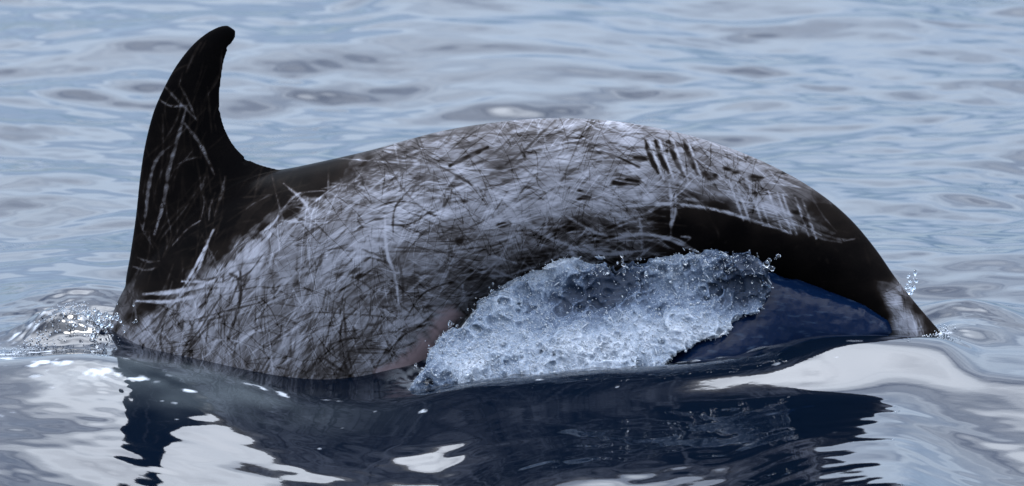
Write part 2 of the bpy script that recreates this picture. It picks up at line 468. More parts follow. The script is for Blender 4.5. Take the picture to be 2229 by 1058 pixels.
# --- skin: pale scars scratched into dark hide, drawn on the flank as seen square on
CS = 0.5                                             # canvas cells per photograph pixel
CW, CH = int(2229 * CS), int(1100 * CS)
cyy, cxx = np.mgrid[0:CH, 0:CW].astype(np.float32)
cxx /= CS; cyy /= CS
CP = [  # x, y, paleness
 (490, 60, .02), (430, 120, .04), (460, 180, .02), (400, 200, .06), (340, 260, .05), (440, 280, .02), (330, 340, .06), (380, 340, .09),
 (450, 360, .03), (320, 430, .10), (380, 450, .07), (440, 450, .04), (310, 520, .09), (370, 520, .06), (300, 590, .10), (345, 590, .06),
 (520, 370, .02), (500, 430, .02), (560, 420, .03), (600, 380, .02), (480, 500, .03), (430, 540, .03), (540, 470, .03), (620, 420, .05),
 (380, 600, .07), (330, 650, .07), (290, 680, .14), (300, 640, .22), (400, 580, .10), (480, 560, .16), (560, 490, .16), (640, 450, .15),
 (260, 720, .45), (340, 710, .62), (420, 660, .78), (500, 600, .84), (560, 550, .80), (620, 510, .62), (680, 480, .50), (300, 760, .50),
 (700, 400, .09), (660, 385, .03), (720, 362, .07), (640, 372, .02), (780, 345, .14), (760, 370, .15), (840, 340, .30), (740, 430, .34), (820, 400, .34), (900, 330, .36), (930, 400, .44),
 (760, 500, .60), (820, 470, .80), (900, 440, .84), (700, 560, .74), (850, 500, .95), (780, 550, .88), (700, 600, .72), (960, 460, .86), (1040, 430, .70),
 (1000, 300, .42), (1100, 280, .50), (1200, 264, .64), (1300, 270, .58), (1060, 360, .42), (1160, 330, .56), (1250, 320, .62), (1180, 400, .68),
 (1280, 400, .76), (1200, 440, .86), (1320, 430, .88), (1400, 425, .84), (1100, 465, .82), (1000, 510, .58), (900, 560, .50), (1080, 530, .48),
 (1180, 520, .36), (1250, 510, .22), (1330, 500, .20), (1340, 470, .40), (1200, 565, .26), (1290, 545, .32), (1150, 585, .22), (1380, 520, .34), (1400, 545, .30),
 (400, 740, .44), (500, 700, .46), (600, 640, .52), (700, 620, .56), (800, 600, .52), (450, 790, .40), (560, 760, .42), (650, 720, .44), (740, 690, .46),
 (820, 660, .46), (900, 620, .44), (960, 590, .40), (620, 800, .38), (720, 790, .34), (800, 760, .40), (860, 720, .46), (920, 680, .54), (980, 640, .48), (1040, 600, .36),
 (700, 850, .36), (830, 820, .50), (300, 830, .4), (500, 860, .36),
 (1380, 330, .62), (1450, 320, .60), (1500, 340, .56), (1420, 380, .60), (1500, 390, .62), (1560, 360, .54), (1600, 360, .56), (1560, 400, .56),
 (1640, 390, .52), (1620, 430, .54), (1680, 430, .50), (1700, 470, .44), (1740, 430, .34), (1760, 480, .24), (1780, 440, .12), (1820, 500, .12),
 (1500, 440, .16), (1420, 470, .06), (1480, 500, .03), (1560, 460, .08), (1600, 500, .02), (1680, 520, .08), (1560, 550, .02), (1700, 560, .03),
 (1470, 540, .14), (1760, 540, .06), (1800, 580, .03), (1850, 540, .06), (1880, 600, .05), (1920, 600, .07), (1860, 650, .05), (1925, 622, .30), (1938, 640, .55), (1950, 655, .75), (1990, 712, .85), (1945, 690, .5), (1972, 690, .85), (1960, 705, .8), (1895, 645, .05), (1925, 690, .05), (1910, 660, .04),  # pale wedge at the tail end: keel catching light, painted into the tone
 (1975, 655, .26), (1995, 672, .08), (2005, 705, .30), (2020, 700, .1), (1500, 580, .03), (1400, 580, .05), (1300, 585, .08), (1660, 600, .02)]
cp = np.array(CP, np.float32)
qx, qy = np.meshgrid(np.arange(0, 2229 + 8, 8.0), np.arange(0, 1100 + 8, 8.0))
num = np.zeros_like(qx); den = np.zeros_like(qx)
for x, y, v in CP:
    w = ((qx - x) ** 2 + (qy - y) ** 2 + 60) ** -1.9
    num += w * v; den += w
qb = num / den
fx = cxx / 8; fy = cyy / 8
i_, j_ = fx.astype(int), fy.astype(int); fx -= i_; fy -= j_
base = (qb[j_, i_]*(1-fx)*(1-fy) + qb[j_, i_+1]*fx*(1-fy) + qb[j_+1, i_]*(1-fx)*fy + qb[j_+1, i_+1]*fx*fy).astype(np.float32)
cyv = np.arange(CH) / CS; cxv = np.arange(CW) / CS
mot1 = noise2(cxv, cyv, 26, 14, 128); mot2 = noise2(cxv, cyv, 9, 6, 192); mot3 = noise2(cxv, cyv, 70, 40, 64)
# ragged borders between scarred and unscarred hide
tone = base + (.05 * mot1 + .04 * mot2 + .08 * mot3) * np.clip(base * 2.2, .05, 1) * (1.1 - base)
tone = np.clip(tone + .06 * sm(.25, .5, base) + .17 * sm(.2, .4, base) * sm(560, 760, cyy) * (1 - sm(1000, 1200, cxx)), 0.0, 1)  # lower left flank painted paler to offset the weaker light it gets

cen = (arr[:, 0:2] + arr[:, 2:4]) / 2
tan = np.gradient(cen, axis=0); tang = np.arctan2(tan[:, 1], tan[:, 0])

def flow(x, y):
    k = np.argmin((cen[:, 0] - x) ** 2 + (cen[:, 1] - y) ** 2)
    return tang[k]

def stroke(pts, w, val, alpha, fray=.35, tip=.25):
    """one scar: soft line through pts, w photograph pixels wide, pulling the tone to val"""
    global tone
    P = catmull([[p[0], p[1]] for p in pts], max(6, 4 * len(pts))) if len(pts) > 2 else np.asarray(pts, float)
    pad = w * 1.5 + 3
    x0, x1 = int((P[:, 0].min() - pad) * CS), int((P[:, 0].max() + pad) * CS) + 2
    y0, y1 = int((P[:, 1].min() - pad) * CS), int((P[:, 1].max() + pad) * CS) + 2
    x0, y0 = max(x0, 0), max(y0, 0); x1, y1 = min(x1, CW), min(y1, CH)
    if x1 <= x0 or y1 <= y0: return
    X, Y = cxx[y0:y1, x0:x1], cyy[y0:y1, x0:x1]
    best = np.full(X.shape, 1e9, np.float32); tt = np.zeros_like(best)
    nseg = len(P) - 1
    for i in range(nseg):
        a_, b_ = P[i], P[i + 1]
        d = b_ - a_; l2 = d @ d + 1e-6
        t = np.clip(((X - a_[0]) * d[0] + (Y - a_[1]) * d[1]) / l2, 0, 1)
        dd = (X - a_[0] - t * d[0]) ** 2 + (Y - a_[1] - t * d[1]) ** 2
        k = dd < best
        best[k] = dd[k]; tt[k] = ((i + t) / nseg)[k]
    taper = np.clip(np.minimum(tt, 1 - tt) * 5, tip, 1)
    ww = w * .5 * taper * (1 + fray * mot2[y0:y1, x0:x1] * .5)
    a_ = alpha * np.clip((ww + 1.0 - np.sqrt(best)) / 2.0, 0, 1) * np.clip(.8 + .22 * mot2[y0:y1, x0:x1] + .2 * mot1[y0:y1, x0:x1], .2, 1)
    T = tone[y0:y1, x0:x1]
    tone[y0:y1, x0:x1] = T + a_ * (val - T)

def rnd_stroke(x, y, ang, ln, bend):
    c_, s_ = math.cos(ang), math.sin(ang)
    b = bend * ln
    return [(x - c_*ln/2, y - s_*ln/2), (x - s_*b, y + c_*b), (x + c_*ln/2, y + s_*ln/2)]

# brushed grain: noise smeared along the body, with swirls
def smear(cell, swirl, steps, off):
    k_ = np.array([[flow(x, y) for x in np.arange(0, 2229 + 32, 32)] for y in np.arange(0, 1100 + 32, 32)])
    ca, sa = np.cos(k_), np.sin(k_)
    gxx, gyy = cxx / 32, cyy / 32
    i_, j_ = gxx.astype(int), gyy.astype(int); fx, fy = gxx - i_, gyy - j_
    bl = lambda A: A[j_, i_]*(1-fx)*(1-fy) + A[j_, i_+1]*fx*(1-fy) + A[j_+1, i_]*(1-fx)*fy + A[j_+1, i_+1]*fx*fy
    ang = np.arctan2(bl(sa), bl(ca)) + swirl * noise2(cxv, cyv, 120, 70, 48) + off
    W = noise2(cxv, cyv, cell, cell, 256)
    dx, dy_ = np.cos(ang), np.sin(ang)
    out = np.zeros_like(W); n_ = 0
    for sg in (-1, 1):
        x = np.arange(CW)[None].repeat(CH, 0).astype(np.float32); y = np.arange(CH)[:, None].repeat(CW, 1).astype(np.float32)
        for k in range(steps):
            xi = np.clip(x.astype(int), 0, CW - 1); yi = np.clip(y.astype(int), 0, CH - 1)
            out += W[yi, xi]; n_ += 1
            x += sg * dx[yi, xi] * 1.6; y += sg * dy_[yi, xi] * 1.6
    return out / out.std()
gr1 = smear(5.0, .55, 11, 0.0); gr2 = smear(3.4, .8, 7, .5); gr3 = smear(13.0, .5, 14, -.15)
wgt = sm(.10, .45, base)
tone += wgt * (.026 * gr1 + .026 * gr2 + .055 * gr3 - .10 * np.clip(gr2 - .9, 0, 1.5) - .10 * np.clip(gr1 - 1.0, 0, 1.5))
tone = np.clip(tone, 0, 1)
R = random.Random(21)
def scatter(nn, box, keep, spread, ln, w, val, alpha, off=0.0):
    k = 0; tries = 0
    while k < nn and tries < nn * 12:
        tries += 1
        x, y = R.uniform(box[0], box[2]), R.uniform(box[1], box[3])
        b = base[min(int(y*CS), CH-1), min(int(x*CS), CW-1)]
        if not keep(b): continue
        k += 1
        an = flow(x, y) + off + R.gauss(0, spread)
        l = R.uniform(*ln) * (1.0 if R.random() < .85 else 1.9)
        stroke(rnd_stroke(x, y, an, l, R.gauss(0, .09)), R.uniform(*w), R.uniform(*val), R.uniform(*alpha))

pale = lambda b: b > .30
# soft light and dark streaks that follow the body, then thin scratches, then fresh pale ones
back = lambda b: b > .22
scatter(420, (230, 260, 1800, 870), pale, .25, (70, 220), (9, 24), (.60, .95), (.10, .30))
scatter(380, (230, 260, 1800, 870), pale, .28, (40, 150), (5, 12), (.12, .38), (.10, .30))
for (x, y, rx, ry) in ((1335, 396, 22, 8), (1385, 398, 26, 9), (1392, 346, 14, 6), (1535, 382, 26, 10), (1640, 386, 22, 9), (1270, 432, 16, 5), (1260, 415, 8, 4),
                       (1240, 495, 44, 14), (1300, 520, 40, 14), (1365, 495, 30, 11), (1200, 560, 44, 14), (1160, 590, 40, 12), (1590, 372, 18, 6), (1730, 462, 14, 9),
                       (1000, 525, 16, 7), (745, 598, 10, 5), (1095, 490, 14, 5), (1015, 438, 10, 4), (910, 590, 14, 8), (782, 602, 8, 4), (940, 690, 10, 14),
                       (1270, 560, 36, 9), (1130, 560, 16, 8), (1080, 545, 18, 7), (1040, 590, 14, 8), (985, 610, 12, 8)):
    an = -flow(x, y)
    ux = (cxx - x) * math.cos(an) - (cyy - y) * math.sin(an); uy = (cxx - x) * math.sin(an) + (cyy - y) * math.cos(an)
    d = (ux / rx) ** 2 + (uy / ry) ** 2 - .55 * mot2 - .5 * mot1
    tone += np.clip((1.1 - d) / 1.1, 0, 1) * (.9 if x > 1020 else .7) * (.04 - tone)
scatter(300, (640, 260, 1400, 480), back, .28, (20, 130), (2.2, 5.0), (.10, .34), (.15, .45), -.10)
scatter(420, (230, 260, 1800, 870), pale, .40, (14, 110), (1.5, 3.2), (.06, .30), (.15, .6))
scatter(150, (230, 560, 1000, 870), pale, .75, (24, 140), (1.6, 3.4), (.06, .24), (.30, .8), .2)
scatter(140, (230, 560, 1000, 870), pale, .40, (10, 40), (3, 7), (.06, .22), (.25, .6))
scatter(300, (230, 260, 1800, 870), pale, .34, (40, 180), (1.5, 3.2), (.66, 1.0), (.15, .5))
scatter(90, (260, 300, 1500, 840), pale, .8, (90, 240), (2.0, 3.6), (.72, 1.0), (.35, .8), -.2)
scatter(70, (260, 420, 1100, 840), pale, .7, (60, 200), (2.2, 4.0), (.04, .16), (.4, .85), .1)
scatter(300, (640, 400, 1500, 600), lambda b: .16 < b < .5, .45, (30, 110), (2.2, 5), (.55, .85), (.4, .9))
scatter(70, (300, 150, 480, 600), lambda b: b < .16, .35, (40, 150), (1.6, 4.5), (.35, .62), (.12, .5), -.6)
scatter(40, (400, 380, 680, 640), lambda b: b < .14, .5, (30, 110), (1.6, 3.6), (.3, .55), (.12, .4))
scatter(60, (1400, 430, 1900, 650), lambda b: b < .14, .6, (4, 16), (2, 5), (.2, .5), (.15, .4))
# rakes and single scars one can pick out
LS = [([(352, 180), (385, 215), (430, 262)], 6, .55, .6), ([(345, 215), (375, 232), (412, 230)], 4, .6, .7),
      ([(393, 185), (412, 220), (430, 262)], 5, .5, .6), ([(408, 236), (390, 300), (370, 370), (358, 440), (338, 510)], 9, .55, .75),
      ([(385, 310), (345, 345), (327, 400), (318, 470), (312, 500)], 8, .5, .7), ([(357, 250), (357, 330), (350, 400)], 5, .4, .5),
      ([(405, 270), (435, 310), (455, 350), (468, 380)], 8, .5, .65), ([(388, 358), (420, 345), (440, 343)], 4, .5, .6),
      ([(372, 300), (365, 380), (372, 420)], 4, .4, .4), ([(440, 480), (410, 500), (378, 535)], 5, .5, .65),
      ([(413, 444), (385, 480), (360, 510), (350, 525)], 5, .4, .5), ([(452, 384), (420, 430), (380, 470), (350, 500)], 6, .34, .4),
      ([(440, 410), (446, 440), (442, 475)], 3, .5, .6), ([(470, 420), (460, 450), (458, 480)], 5, .5, .6), ([(492, 385), (485, 420), (470, 470)], 7, .42, .55),
      ([(467, 500), (450, 550), (430, 605)], 5, .7, .8), ([(300, 560), (325, 570), (350, 568)], 5, .5, .6), ([(290, 580), (320, 588), (345, 582)], 4, .5, .6),
      ([(440, 95), (420, 130), (408, 160)], 7, .4, .5), ([(452, 90), (435, 120)], 3, .4, .4), ([(400, 160), (392, 190)], 4, .45, .5),
      ([(540, 540), (570, 510), (600, 485), (610, 470)], 6, .75, .8), ([(600, 500), (585, 520), (540, 560)], 5, .8, .8),
      ([(315, 640), (370, 636), (430, 625), (470, 610)], 9, .85, .9), ([(300, 655), (380, 655), (470, 632)], 7, .8, .85),
      ([(400, 612), (450, 614), (480, 618)], 5, .8, .85), ([(470, 500), (430, 580), (395, 640)], 5, .75, .8),
      ([(340, 690), (400, 640), (440, 580)], 5, .7, .7), ([(620, 400), (665, 440), (680, 470)], 5, .7, .7), ([(655, 430), (620, 460), (540, 520)], 3, .5, .6),
      ([(480, 600), (520, 570), (560, 530), (600, 500)], 16, .8, .5), ([(840, 470), (845, 550), (862, 600), (870, 660)], 6, .85, .7),
      ([(530, 520), (600, 470), (660, 420)], 3, .45, .5), ([(500, 460), (560, 440), (590, 395)], 4, .3, .4)]
# tooth rakes over the tail stock
for k, x in enumerate((1403, 1425, 1455, 1487)):
    LS.append(([(x, 308), (x + 12, 345), (x + 28, 378)], 9, .12, .85))
    LS.append(([(x + 9, 306), (x + 22, 345), (x + 40, 392)], 4, .85, .7))
for k in range(9):
    x = 1585 + k * 20 + R.uniform(-5, 5)
    LS.append(([(x, 395 + k * 5), (x + 12, 430 + k * 5), (x + 30, 480 + k * 5)], R.uniform(3, 5), .8, .75))
for k in range(7):
    y = 412 + k * 11
    LS.append(([(1560 + k * 20, y), (1620 + k * 20, y + 14), (1690 + k * 16, y + 34)], R.uniform(3, 5), .78, .7))
LS += [([(1455, 400), (1460, 450), (1458, 515)], 7, .8, .85), ([(1468, 420), (1468, 460), (1462, 490)], 5, .7, .8),
       ([(1350, 450), (1460, 445), (1560, 458), (1660, 488), (1720, 508)], 6, .75, .8), ([(1390, 475), (1395, 510), (1396, 540)], 6, .7, .85),
       ([(1330, 520), (1400, 510), (1450, 520), (1530, 555)], 6, .75, .85), ([(1400, 512), (1470, 520), (1520, 552), (1545, 566)], 4, .7, .8),
       ([(1200, 520), (1280, 548), (1340, 552), (1400, 545)], 7, .72, .85), ([(1170, 530), (1220, 545), (1300, 575)], 6, .66, .8),
       ([(1280, 500), (1310, 510), (1390, 508)], 5, .7, .8), ([(1270, 505), (1240, 540), (1255, 560)], 5, .7, .8), ([(1480, 515), (1500, 518), (1490, 528)], 4, .75, .8),
       ([(1540, 470), (1560, 505), (1562, 520)], 4, .35, .5), ([(1700, 470), (1760, 500), (1830, 522), (1860, 520)], 5, .5, .6),
       ([(1730, 440), (1770, 490), (1810, 510)], 3, .5, .6), ([(1760, 420), (1790, 470), (1820, 505)], 3, .4, .5), ([(1720, 490), (1790, 520), (1830, 528)], 5, .5, .6),
       ([(1880, 540), (1895, 580)], 4, .2, .5), ([(1930, 630), (1960, 660), (1985, 705)], 5, .6, .5), ([(1900, 610), (1950, 625), (1985, 670)], 4, .4, .5),
       ([(600, 440), (680, 350), (760, 338)], 8, .06, .5), ([(980, 362), (1020, 342), (1062, 322)], 9, .06, .85), ([(950, 360), (990, 380), (1030, 405)], 4, .2, .7),
       ([(1100, 360), (1140, 330), (1180, 290), (1210, 262)], 5, .2, .7), ([(1280, 330), (1330, 338), (1390, 365)], 5, .12, .7), ([(870, 560), (878, 610), (880, 660)], 5, .1, .7),
       ([(520, 600), (530, 640), (515, 700), (500, 740)], 6, .08, .8), ([(505, 595), (540, 612), (550, 600)], 6, .08, .7), ([(750, 660), (760, 760), (770, 810)], 5, .07, .8),
       ([(700, 770), (740, 800), (790, 830)], 5, .08, .8), ([(760, 810), (800, 740), (840, 690)], 4, .1, .7), ([(340, 720), (370, 740), (390, 770)], 6, .1, .7),
       ([(600, 860), (640, 780), (650, 720)], 4, .12, .7), ([(430, 690), (415, 740), (400, 780)], 5, .12, .7)]
for k, (p, w, v, a_) in enumerate(LS):
    if k < 21: v, a_ = v + .10, a_ * .95          # on the black fin
    stroke(p, w * (.9 if k < 21 else 1.05), v + (.1 if v > .5 else 0), min(1, a_ * (1 if k < 21 else (1.25 if v > .5 or p[0][0] > 900 else .75))), .3, .6)
tone = np.clip(tone, 0, 1)
pink = np.zeros_like(tone)
P_ = np.array([(985, 680), (930, 752), (885, 805), (838, 850), (800, 890)])
for i in range(4):
    a_, b_ = P_[i], P_[i+1]; d = b_ - a_
    t = np.clip(((cxx - a_[0]) * d[0] + (cyy - a_[1]) * d[1]) / (d @ d), 0, 1)
    dist = np.hypot(cxx - a_[0] - t * d[0], cyy - a_[1] - t * d[1])
    pink = np.maximum(pink, np.clip((26 + 7 * i + 3 * mot1 + 3 * gr2 - dist) / 22, 0, 1))

# view-independent lookup: each side of the body reads the canvas square on, far side mirrored
pxv = co[:, 0] / S + 1114.5
pyv = WL - (co[:, 2] * cd + (-np.abs(co[:, 1])) * sd) / S
def look(A):
    x = np.clip(pxv * CS, 0, CW - 1.01); y = np.clip(pyv * CS, 0, CH - 1.01)
    i = x.astype(int); j = y.astype(int); fx = x - i; fy = y - j
    return (A[j, i]*(1-fx)*(1-fy) + A[j, i+1]*fx*(1-fy) + A[j+1, i]*(1-fx)*fy + A[j+1, i+1]*fx*fy)
add_attr(me, "tone", look(tone)); add_attr(me, "pink", look(pink))
# coordinates that run along and across the body, so fine scratches follow its bend
q8x, q8y = np.meshgrid(np.arange(0, 2229 + 16, 16.0), np.arange(0, 1100 + 16, 16.0))
arc = np.r_[0, np.cumsum(np.linalg.norm(np.diff(cen, axis=0), axis=1))]
kk = np.argmin((q8x[..., None] - cen[:, 0]) ** 2 + (q8y[..., None] - cen[:, 1]) ** 2, axis=-1)
ctn, stn = np.cos(tang), np.sin(tang)
ddx, ddy = q8x - cen[kk, 0], q8y - cen[kk, 1]
fs = arc[kk] + ddx * ctn[kk] + ddy * stn[kk]; ft = -ddx * stn[kk] + ddy * ctn[kk]
def look16(A):
    x = np.clip(pxv, 0, 2228) / 16; y = np.clip(pyv, 0, 1099) / 16
    i = x.astype(int); j = y.astype(int); fx = x - i; fy = y - j
    return (A[j, i]*(1-fx)*(1-fy) + A[j, i+1]*fx*(1-fy) + A[j+1, i]*(1-fx)*fy + A[j+1, i+1]*fx*fy)
add_attr(me, "along", np.stack([look16(fs) * S, look16(ft) * S, .3 * np.sign(co[:, 1])], 1))

m, N, L, B = mat("scarred_hide")
at = N.new("ShaderNodeAttribute"); at.attribute_name = "tone"
ap = N.new("ShaderNodeAttribute"); ap.attribute_name = "pink"
geo = N.new("ShaderNodeNewGeometry")
nz = N.new("ShaderNodeTexNoise"); nz.inputs['Scale'].default_value = 160; nz.inputs['Detail'].default_value = 4
L.new(geo.outputs['Position'], nz.inputs['Vector'])
ma = N.new("ShaderNodeMath"); ma.operation = 'MULTIPLY_ADD'; ma.inputs[1].default_value = .06; ma.inputs[2].default_value = -.035
L.new(nz.outputs[0], ma.inputs[0])
ad = N.new("ShaderNodeMath"); ad.operation = 'ADD'; L.new(at.outputs['Fac'], ad.inputs[0]); L.new(ma.outputs[0], ad.inputs[1])
al = N.new("ShaderNodeAttribute"); al.attribute_name = "along"
def scratch(scale, rot, width, dist, off):
    """thin wandering lines: the level line of a stretched noise"""
    mp = N.new("ShaderNodeMapping"); mp.vector_type = 'TEXTURE'; mp.inputs['Rotation'].default_value = (0, 0, rot); mp.inputs['Scale'].default_value = tuple(1 / k for k in scale); mp.inputs['Location'].default_value = (off, off * .7, off)
    t_ = N.new("ShaderNodeTexNoise"); t_.inputs['Scale'].default_value = 1; t_.inputs['Detail'].default_value = 2.5; t_.inputs['Distortion'].default_value = dist
    su = N.new("ShaderNodeMath"); su.operation = 'SUBTRACT'; su.inputs[1].default_value = .5
    ab = N.new("ShaderNodeMath"); ab.operation = 'ABSOLUTE'
    mr_ = N.new("ShaderNodeMapRange"); mr_.inputs[1].default_value = 0; mr_.inputs[2].default_value = width; mr_.inputs[3].default_value = 1; mr_.inputs[4].default_value = 0
    gate = N.new("ShaderNodeTexNoise"); gate.inputs['Scale'].default_value = 6; gate.inputs['Detail'].default_value = 2
    gm = N.new("ShaderNodeMapRange"); gm.inputs[1].default_value = .38; gm.inputs[2].default_value = .56
    mg = N.new("ShaderNodeVectorMath"); mg.operation = 'ADD'; mg.inputs[1].default_value = (off * 3.1, off, 0)
    pr = N.new("ShaderNodeMath"); pr.operation = 'MULTIPLY'
    L.new(al.outputs['Vector'], mp.inputs[0]); L.new(mp.outputs[0], t_.inputs['Vector']); L.new(t_.outputs[0], su.inputs[0]); L.new(su.outputs[0], ab.inputs[0]); L.new(ab.outputs[0], mr_.inputs[0])
    L.new(al.outputs['Vector'], mg.inputs[0]); L.new(mg.outputs[0], gate.inputs['Vector']); L.new(gate.outputs[0], gm.inputs[0])
    L.new(mr_.outputs[0], pr.inputs[0]); L.new(gm.outputs[0], pr.inputs[1])
    return pr
dark_gate = N.new("ShaderNodeMapRange"); dark_gate.inputs[1].default_value = .22; dark_gate.inputs[2].default_value = .5
L.new(at.outputs['Fac'], dark_gate.inputs[0])
pale_gate = N.new("ShaderNodeMapRange"); pale_gate.inputs[1].default_value = .55; pale_gate.inputs[2].default_value = .95; pale_gate.inputs[3].default_value = 1; pale_gate.inputs[4].default_value = .45
L.new(at.outputs['Fac'], pale_gate.inputs[0])
both = N.new("ShaderNodeMath"); both.operation = 'MULTIPLY'
L.new(dark_gate.outputs[0], both.inputs[0]); L.new(pale_gate.outputs[0], both.inputs[1])
dark_gate = both
cur = ad
for sc_, ro, wd, di, of, amt in (((3, 34, 6), .05, .028, .25, 1.0, -.18), ((3, 30, 6), -.55, .020, .3, 4.0, -.22), ((3, 28, 6), .75, .018, .3, 7.0, -.22),
                                 ((2.5, 40, 6), -.15, .024, .25, 11.0, .20), ((3, 32, 6), .45, .020, .3, 15.0, .20), ((4, 22, 6), 1.35, .014, .5, 19.0, -.22),
                                 ((2.5, 28, 6), -.9, .016, .3, 23.0, .20), ((3, 24, 6), -1.2, .013, .4, 29.0, -.22), ((2.5, 30, 6), .25, .018, .3, 33.0, -.20)):
    p_ = scratch(sc_, ro, wd, di, of)
    w1 = N.new("ShaderNodeMath"); w1.operation = 'MULTIPLY'; L.new(p_.outputs[0], w1.inputs[0]); L.new(dark_gate.outputs[0], w1.inputs[1])
    w2 = N.new("ShaderNodeMath"); w2.operation = 'MULTIPLY_ADD'; w2.inputs[1].default_value = amt
    L.new(w1.outputs[0], w2.inputs[0]); L.new(cur.outputs[0], w2.inputs[2])
    cur = w2
ad = cur
cr = N.new("ShaderNodeValToRGB")
e = cr.color_ramp.elements
e[0].position = 0.02; e[0].color = (.0022, .0020, .0022, 1)
e[1].position = 1.0; e[1].color = (.300, .312, .360, 1)
for p, c in ((.2, (.0085, .0068, .0060, 1)), (.45, (.058, .055, .058, 1)), (.7, (.150, .154, .176, 1))):
    x = e.new(p); x.color = c
L.new(ad.outputs[0], cr.inputs[0])
mx = N.new("ShaderNodeMix"); mx.data_type = 'RGBA'; mx.inputs[7].default_value = (.25, .195, .21, 1)
L.new(ap.outputs['Fac'], mx.inputs[0]); L.new(cr.outputs[0], mx.inputs[6]); L.new(mx.outputs[2], B.inputs['Base Color'])
B.inputs['Roughness'].default_value = .30
B.inputs['Specular IOR Level'].default_value = .006
bp = N.new("ShaderNodeBump"); bp.inputs['Strength'].default_value = .25; bp.inputs['Distance'].default_value = .003
L.new(ad.outputs[0], bp.inputs['Height']); L.new(bp.outputs[0], B.inputs['Normal'])
put("dolphin", me, m, label="arched dark dolphin covered in pale scratches diving into the sea", category="dolphin")

# ------------------------------------------------------------------ splash thrown off the belly
def poly_sd(poly, X, Y):
    """signed distance, inside positive"""
    P = np.asarray(poly, float); n_ = len(P)
    d = np.full(X.shape, 1e9); ins = np.zeros(X.shape, bool)
    for i in range(n_):
        a_, b_ = P[i], P[(i + 1) % n_]
        e_ = b_ - a_
        t = np.clip(((X - a_[0]) * e_[0] + (Y - a_[1]) * e_[1]) / (e_ @ e_), 0, 1)
        d = np.minimum(d, np.hypot(X - a_[0] - t * e_[0], Y - a_[1] - t * e_[1]))
        c_ = ((a_[1] > Y) != (b_[1] > Y)) & (X < (b_[0] - a_[0]) * (Y - a_[1]) / (b_[1] - a_[1] + 1e-12) + a_[0])
        ins ^= c_
    return np.where(ins, d, -d)

st = .0034
xs = np.arange(X_of(850), X_of(1960), st); ys = np.arange(-.44, -.02, st); zs = np.arange(-.14, .285, st)
SP = [(900, 850), (935, 800), (985, 735), (1045, 672), (1115, 620), (1230, 584), (1350, 571), (1480, 566), (1560, 560), (1625, 556), (1660, 580),
      (1668, 630), (1640, 670), (1570, 712), (1500, 735), (1440, 790), (1420, 860), (1200, 880), (1000, 880)]
SH = [(1600, 575), (1680, 600), (1760, 625), (1840, 650), (1888, 668), (1936, 700), (1945, 730), (1900, 790), (1700, 800), (1420, 840), (1480, 700), (1560, 640)]
# splash leans out towards the lens as it falls: midline y for each height
ZZ = zs[None, :]; XX = xs[:, None]
PXs = XX / S + 1114.5
lean = -.115 + .06 * sm(1640, 1950, PXs) - .19 * sm(.19, -.06, ZZ) * (1 - .75 * sm(1480, 1760, PXs))
PYs = WL - (ZZ * cd + lean * sd) / S
PXs2, PYs2 = np.broadcast_arrays(PXs, PYs)
sdA = poly_sd(SP, PXs2, PYs2) * S
sdB = poly_sd(SH, PXs2, PYs2) * S
N1 = noise3(xs, ys, zs, .055); N2 = noise3(xs, ys, zs, .024); N3 = noise3(xs, ys, zs, .011)
rid = .6 - np.abs(N2)
dyl = ys[None, :, None] - lean[:, None, :]
FA = np.minimum(sdA[:, None, :] + .014 * N1 + .010 * N2, .034 + .014 * N1 - np.abs(dyl)) + .014 * rid + .009 * (.5 - np.abs(N3))
FB = np.minimum(sdB[:, None, :] + .004 * N1, .014 + .004 * N1 - np.abs(dyl - .004)) + .0022 * N3 + .004 * rid
curl = .085 * np.exp(-np.clip(sdB + .012, 0, None) / .028)
FB = np.minimum(sdB[:, None, :] + .003 * N1 + .004 * N2, .014 + .003 * N1 - np.abs(dyl - .006 - curl[:, None, :])) + .0008 * N3
F = FA.astype(np.float32)
for A_ in (F, FB): A_[[0, -1]] = -1; A_[:, [0, -1]] = -1; A_[:, :, [0, -1]] = -1
V, Q = surface_nets(F, xs, ys, zs)
me = mesh_from("splash", V, Q)
ii = np.clip(((V - np.array([xs[0], ys[0], zs[0]])) / st + .5).astype(int), 0, np.array(F.shape) - 1)
milk = noise2(np.arange(600) * .003, np.arange(300) * .003, .11, .07)
vx = ((V[:, 0] - xs[0]) / .003).astype(int) % 600; vz = ((V[:, 2] - zs[0]) / .003).astype(int) % 300
pv = V[:, 0] / S + 1114.5
n2v = N2[ii[:, 0], ii[:, 1], ii[:, 2]]; n3v = N3[ii[:, 0], ii[:, 1], ii[:, 2]]; n1v = N1[ii[:, 0], ii[:, 1], ii[:, 2]]
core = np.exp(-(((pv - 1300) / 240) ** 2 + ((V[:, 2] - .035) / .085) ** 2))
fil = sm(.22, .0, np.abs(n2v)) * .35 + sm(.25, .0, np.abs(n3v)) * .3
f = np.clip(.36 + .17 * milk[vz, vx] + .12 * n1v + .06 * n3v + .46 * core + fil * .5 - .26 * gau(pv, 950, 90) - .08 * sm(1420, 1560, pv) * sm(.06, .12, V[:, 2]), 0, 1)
add_attr(me, "foam", f)

